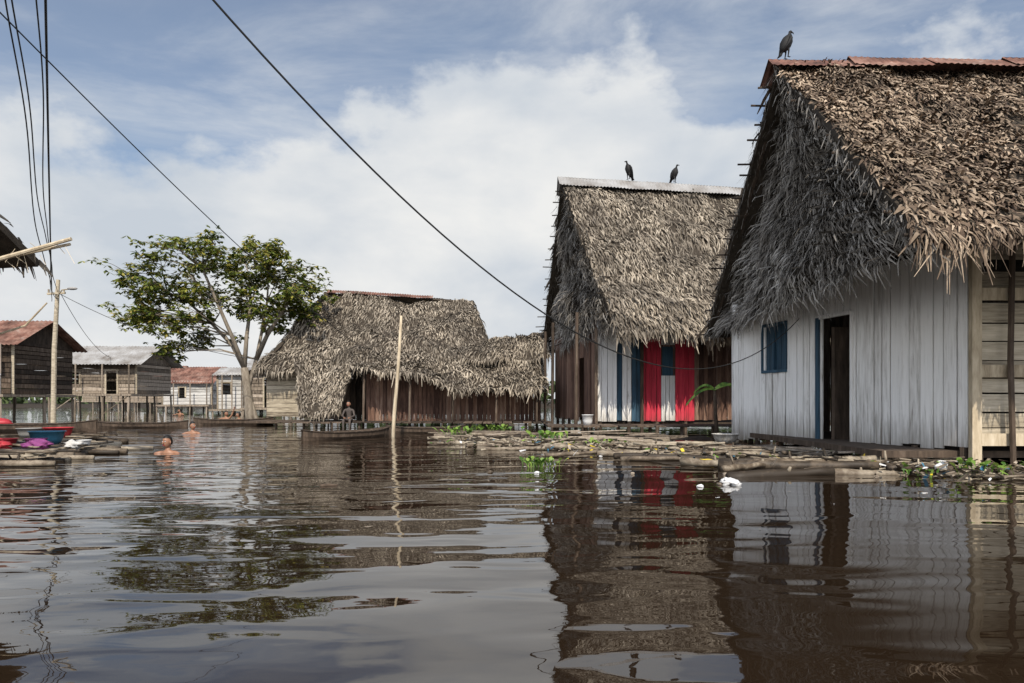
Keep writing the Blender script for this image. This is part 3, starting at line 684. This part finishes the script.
c=MB(); blob(c,(-8.15,11.75,.23),.2,.14,.08,0,.9,seed=2,seg=22,rings=14); c.build('laundry_pile',[cloth_p],None,True)
c=MB(); blob(c,(-7.75,12.1,.2),.14,.11,.07,0,.9,seed=5,seg=22,rings=14); c.build('laundry_pile',[greywall],None,True)
c=MB(); blob(c,(-8.75,11.6,.22),.2,.12,.08,0,.9,seed=7,seg=22,rings=14); c.build('laundry_pile',[cloth_r],None,True)

def mat_mesh(name,pts,seed):
    b=MB(); vs=[];fs=[];K=18; M=[]
    for i in range(len(pts)-1):
        for k in range(14):
            t=k/14; M.append([pts[i][q]*(1-t)+pts[i+1][q]*t for q in range(3)])
    M.append(list(pts[-1]))
    for i,(x,y,hw) in enumerate(M):
        for j in range(K+1):
            v=j/K*2-1; p=V((x,y+v*hw,0)); e=1-v*v
            vs.append((x+.25*noise.noise(p*1.1),y+v*hw*(1+.5*noise.noise(V((x*1.3,v+seed,0)))),-.07+e*.07+.11*noise.noise(p*2.0+V((seed,0,0)))+.04*noise.noise(p*7)))
    for i in range(len(M)-1):
        for j in range(K):
            q=i*(K+1)+j; fs.append((q,q+1,q+K+2,q+K+1))
    b.add(vs,fs); return b.build(name,[mud],None,True)
mat_mesh('mud_bank',[(5.0,9.3,.25),(6.2,8.9,.5),(7.4,8.8,.8),(10,9,1)],1)
mat_mesh('mud_bank',[(-.6,15.5,.2),(1.2,14.9,.6),(3.2,13.6,.9),(4.8,12,1.0),(6.2,10.4,.8)],4)
mat_mesh('mud_bank',[(-2,22.5,.5),(1,19,1),(3,18.5,1.6),(5,18,2)],7)
D=MB()
for (x,y,an,L,r_) in [(.4,13.6,-.1,2.2,.05),(1.9,12.9,-.25,2.6,.045),(2.6,12.2,.1,2.2,.06),(0,14.6,.15,2.0,.04),(3.0,11.3,-.1,2.6,.05),(1.3,12.1,.3,1.5,.04),(2.4,11.0,-.35,1.3,.045),
    (3.55,9.0,.16,1.5,.085),(4.0,9.6,-.25,2.1,.09),(4.4,9.95,.16,1.9,.075),(3.1,10.1,-.5,1.2,.06),(3.2,9.4,.6,.9,.05),(4.6,9.15,-.12,1.3,.07),(4.9,10.4,-.1,1.9,.08),(-.3,15.6,.2,2.0,.045),(1.6,15.6,-.15,2.6,.045),
    (3.6,14.6,-.15,2.4,.05),(3.9,12.6,-.3,2.4,.06),(2.6,16.5,.13,2.5,.05),(4.4,11.3,.2,1.8,.06),(-1.2,17.0,.2,1.8,.04),(.8,17.5,-.2,2.0,.045),(5.6,9.3,.3,1.2,.05),(7,8.7,-.1,1.3,.05),(-1.0,19,-.2,2.0,.05),(-2.2,21,.1,2,.05),(5.6,10.0,-.05,1.6,.07),(3.9,10.7,-.2,2.0,.065)]:
    log(D,x,y,an,L,r_,z=R(.01,.08),tilt=R(-.05,.05))
for i in range(190):
    t=R(0,1); x=-1+7.5*t+R(-.7,.7); y=16.5-7.2*t+R(-.8,.8); log(D,x,y,random.gauss(0,.8),R(.3,1.4),R(.008,.03),z=R(.0,.14),tilt=R(-.15,.15))
D.build('floating_logs',[logm],None,True)
D=MB()
for i in range(34):
    x=-1.5+R(0,5.5);y=17.8+R(-1.4,1.2)-.2*x; obox(D,(x,y,R(.04,.16)),V((R(.3,.9),R(-.25,.25),R(-.04,.04))),V((0,R(.04,.1),0)),(0,0,.012))
for i in range(12):
    t=R(0,1); x=4+2.5*t; y=12.5-2.3*t+R(-.3,.3); obox(D,(x,y,R(.08,.18)),V((R(.3,.7),R(-.3,.1),R(-.05,.05))),V((0,R(.04,.08),0)),(0,0,.012))
D.build('driftwood_boards',[wood])
D=MB()
for i in range(1500):
    if i<500: x,y=R(5.0,9),R(8.2,9.6); z=R(.02,.16)
    else:
        t=random.random(); x=-1+7*t+random.gauss(0,.5); y=15.7-6*t+random.gauss(0,.7); z=R(.005,.14)
    a=V((R(-1,1),R(-1,1),R(-.4,.4))).normalized()*R(.02,.08); b=a.cross(V((R(-.5,.5),R(-.5,.5),1))).normalized()*R(.008,.03)
    c=V((x,y,z)); D.add([c-a-b,c+a-b,c+a*.8+b+V((0,0,.01)),c-a+b],[(0,1,2,3)],random.choice([0]*14+[5]*5+[1,2,3,4,4]))
for i in range(110):
    x=R(-6,4);y=R(5,20); a=R(0,6.3); c=V((x,y,.006)); u=V((math.cos(a),math.sin(a),0))*R(.01,.04); w_=V((-u.y,u.x,0))*.4
    D.add([c-u,c-w_,c+u,c+w_],[(0,1,2,3)],random.choice([0,0,0,5,1]))
for i in range(14):
    x=R(-1,5);y=R(7,10.5) if x>2 else R(9,13); blob(D,(x,y,.01),R(.02,.05),R(.02,.04),R(.01,.025),random.choice([0,0,1,5,5]),.7,seed=i,seg=8,rings=6)
D.build('floating_debris',[logm,cloth_w,cloth_b,cloth_y,plantm,wood])
c=MB(); blob(c,(2.55,8.05,.03),.1,.06,.05,0,.9,seed=8,seg=18,rings=12); blob(c,(2.62,8.0,.02),.06,.07,.035,0,.9,seed=3); c.build('plastic_bag',[cloth_w],None,True)
c=MB(); blob(c,(5.65,9.0,.12),.08,.05,.05,0,.7,seed=4); c.build('plastic_bag',[cloth_w],None,True)
c=MB(); blob(c,(2.95,10.4,.06),.15,.06,.04,0,.6,seed=6); c.build('plastic_bag',[cloth_y],None,True)
c=MB(); tube(c,[(-2.22,7.9,.005),(-2.13,7.93,.01),(-2.07,7.95,.008),(-2.03,7.96,.006)],[.018,.02,.012,.008],10); c.build('plastic_bottle',[dkwood],None,True)

def plant(name,x,y,z,n,h,w_,spread=.35):
    b=MB()
    for i in range(n):
        bx=x+random.gauss(0,spread*.5); by=y+random.gauss(0,spread*.35); an=R(0,6.28); le=R(.5,1)*h
        d=V((math.cos(an),math.sin(an),0))*R(.15,.7); s=V((-math.sin(an),math.cos(an),0))
        p=[V((bx,by,z))+d*le*t+V((0,0,le*(t-.45*t*t))) for t in(0,.45,.65,.85,1)]; ws=[.006,.008,w_,w_*.8,.004]
        vs=[]
        for q,ww in zip(p,ws): vs+=[q-s*ww,q+s*ww]
        b.add(vs,[(2*k,2*k+1,2*k+3,2*k+2) for k in range(4)])
    b.build(name,[plantm])
plant('water_hyacinth',.42,10.1,0,60,.3,.03,.3); plant('water_hyacinth',.9,15.8,.03,40,.5,.05,.5); plant('water_hyacinth',-1.4,18.5,0,40,.55,.05,.6)
plant('water_hyacinth',6.1,8.9,.05,34,.34,.035,.4); plant('water_hyacinth',7.2,8.7,.05,34,.36,.04,.5); plant('water_hyacinth',1.8,14.2,.05,25,.3,.04,.5); plant('water_hyacinth',-.5,20.5,.0,40,.5,.06,.7)
plant('water_hyacinth',5.3,9.0,.03,15,.16,.025,.4); plant('water_hyacinth',4.2,10.9,.03,16,.16,.03,.4)
H=empty('banana_plant',(5.0,17.2,0)); b=MB(); tube(b,[(5.3,17.6,-.1),(5.22,17.5,.6),(5.1,17.2,1.3)],[.06,.05,.035],8); b.build('stem',[dkwood],H,True); b=MB()
for an,le,ris in((3.0,.7,.2),(2.6,.5,.5),(-.2,1.0,.55),(.4,.6,.6)):
    d=V((math.cos(an),math.sin(an)*.6,0)).normalized(); s=V((-d.y,d.x,0)); vs=[];n=10
    for k in range(n+1):
        t=k/n; q=V((5.1,17.2,1.3))+d*le*t+V((0,0,ris*t-1.0*t*t*.6)); ww=.12*math.sin(math.pi*min(1,t*.92+.06))**.6*(.9+.15*R(-1,1)); vs+=[q-s*ww-V((0,0,.06)),q,q+s*ww-V((0,0,.06))]
    for k in range(n): b.add([vs[3*k],vs[3*k+1],vs[3*k+4],vs[3*k+3]],[(0,1,2,3)]); b.add([vs[3*k+1],vs[3*k+2],vs[3*k+5],vs[3*k+4]],[(0,1,2,3)])
b.build('leaves',[plantm],H)

# ---------------------------------------------------------------- light, sky, camera
el=math.radians(45); sx,sy=.1,-.99
az=math.atan2(sx,sy)
sun=bpy.data.lights.new('sun','SUN'); sun.energy=5; sun.angle=math.radians(.5); sun.color=(1,.92,.79)
so=bpy.data.objects.new('sun',sun); scene.collection.objects.link(so)
dirv=V((sx,sy,0)).normalized()*math.cos(el)+V((0,0,math.sin(el)))
so.rotation_euler=dirv.to_track_quat('Z','Y').to_euler(); so.location=(5,-10,20)
W=bpy.data.worlds.new('World'); scene.world=W; W.use_nodes=True; nt=W.node_tree;N=nt.nodes;L=nt.links
bg=N['Background']; bg.inputs['Strength'].default_value=.12
sk=N.new('ShaderNodeTexSky'); sk.sky_type='NISHITA'; sk.sun_disc=False; sk.sun_elevation=el; sk.sun_rotation=az; sk.ozone_density=1.5; sk.dust_density=.8
tc=N.new('ShaderNodeTexCoord')
def cn(scale,sc,det,loc,rough=.55,ds=0):
    mp=N.new('ShaderNodeMapping'); mp.inputs['Scale'].default_value=scale; mp.inputs['Location'].default_value=loc; L.new(tc.outputs['Generated'],mp.inputs[0])
    n=N.new('ShaderNodeTexNoise'); n.inputs['Scale'].default_value=sc; n.inputs['Detail'].default_value=det; n.inputs['Roughness'].default_value=rough; n.inputs['Distortion'].default_value=ds
    L.new(mp.outputs[0],n.inputs['Vector']); return n.outputs['Fac']
def mrange(src,a,b,c,d,smooth=False):
    m=N.new('ShaderNodeMapRange'); m.inputs[1].default_value=a;m.inputs[2].default_value=b;m.inputs[3].default_value=c;m.inputs[4].default_value=d
    if smooth: m.interpolation_type='SMOOTHSTEP'
    L.new(src,m.inputs[0]); return m.outputs[0]
def mathn(op,a,b):
    m=N.new('ShaderNodeMath'); m.operation=op
    for i,x in enumerate((a,b)):
        if isinstance(x,(int,float)): m.inputs[i].default_value=x
        else: L.new(x,m.inputs[i])
    return m.outputs[0]
sep=N.new('ShaderNodeSeparateXYZ'); L.new(tc.outputs['Generated'],sep.inputs[0])
big=cn((1,1,1.6),2.6,11,(2.1,0,.3),.56,.15)
bias=mrange(sep.outputs['Z'],.22,.46,.24,-.12)
mk=mrange(mathn('ADD',big,bias),.47,.60,0,1,True)
wisp=cn((1,.6,3.2),2.2,8,(.6,3,.2),.6,.6)
wk=mrange(wisp,.38,.72,.16,.75,True)
cov=mathn('MAXIMUM',mk,wk)
sh=cn((1,1,1.9),3.4,9,(5.3,1,0),.52,.15)
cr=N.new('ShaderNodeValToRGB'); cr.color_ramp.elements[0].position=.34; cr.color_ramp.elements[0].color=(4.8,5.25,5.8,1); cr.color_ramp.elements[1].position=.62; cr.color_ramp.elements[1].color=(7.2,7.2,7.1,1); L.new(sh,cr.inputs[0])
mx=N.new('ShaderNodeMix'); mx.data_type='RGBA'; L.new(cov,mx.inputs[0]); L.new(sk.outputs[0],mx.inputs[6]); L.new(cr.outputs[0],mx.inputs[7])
rear_fill=mrange(sep.outputs['Y'],.25,-.5,1.0,2.1,True)  # added fill: sky boosted behind the camera, out of view, to lift shaded walls
vm=N.new('ShaderNodeVectorMath'); vm.operation='SCALE'; L.new(mx.outputs[2],vm.inputs[0]); L.new(rear_fill,vm.inputs['Scale']); L.new(vm.outputs[0],bg.inputs['Color'])
cam=bpy.data.cameras.new('camera'); co=bpy.data.objects.new('camera',cam); scene.collection.objects.link(co)
co.location=(0,0,1); co.rotation_euler=(math.radians(90),0,0); cam.lens=24; cam.sensor_width=36; cam.shift_y=.057; cam.clip_end=3000; cam.clip_start=.05
scene.camera=co
scene.view_settings.view_transform='Standard'; scene.view_settings.look='None'; scene.view_settings.exposure=0
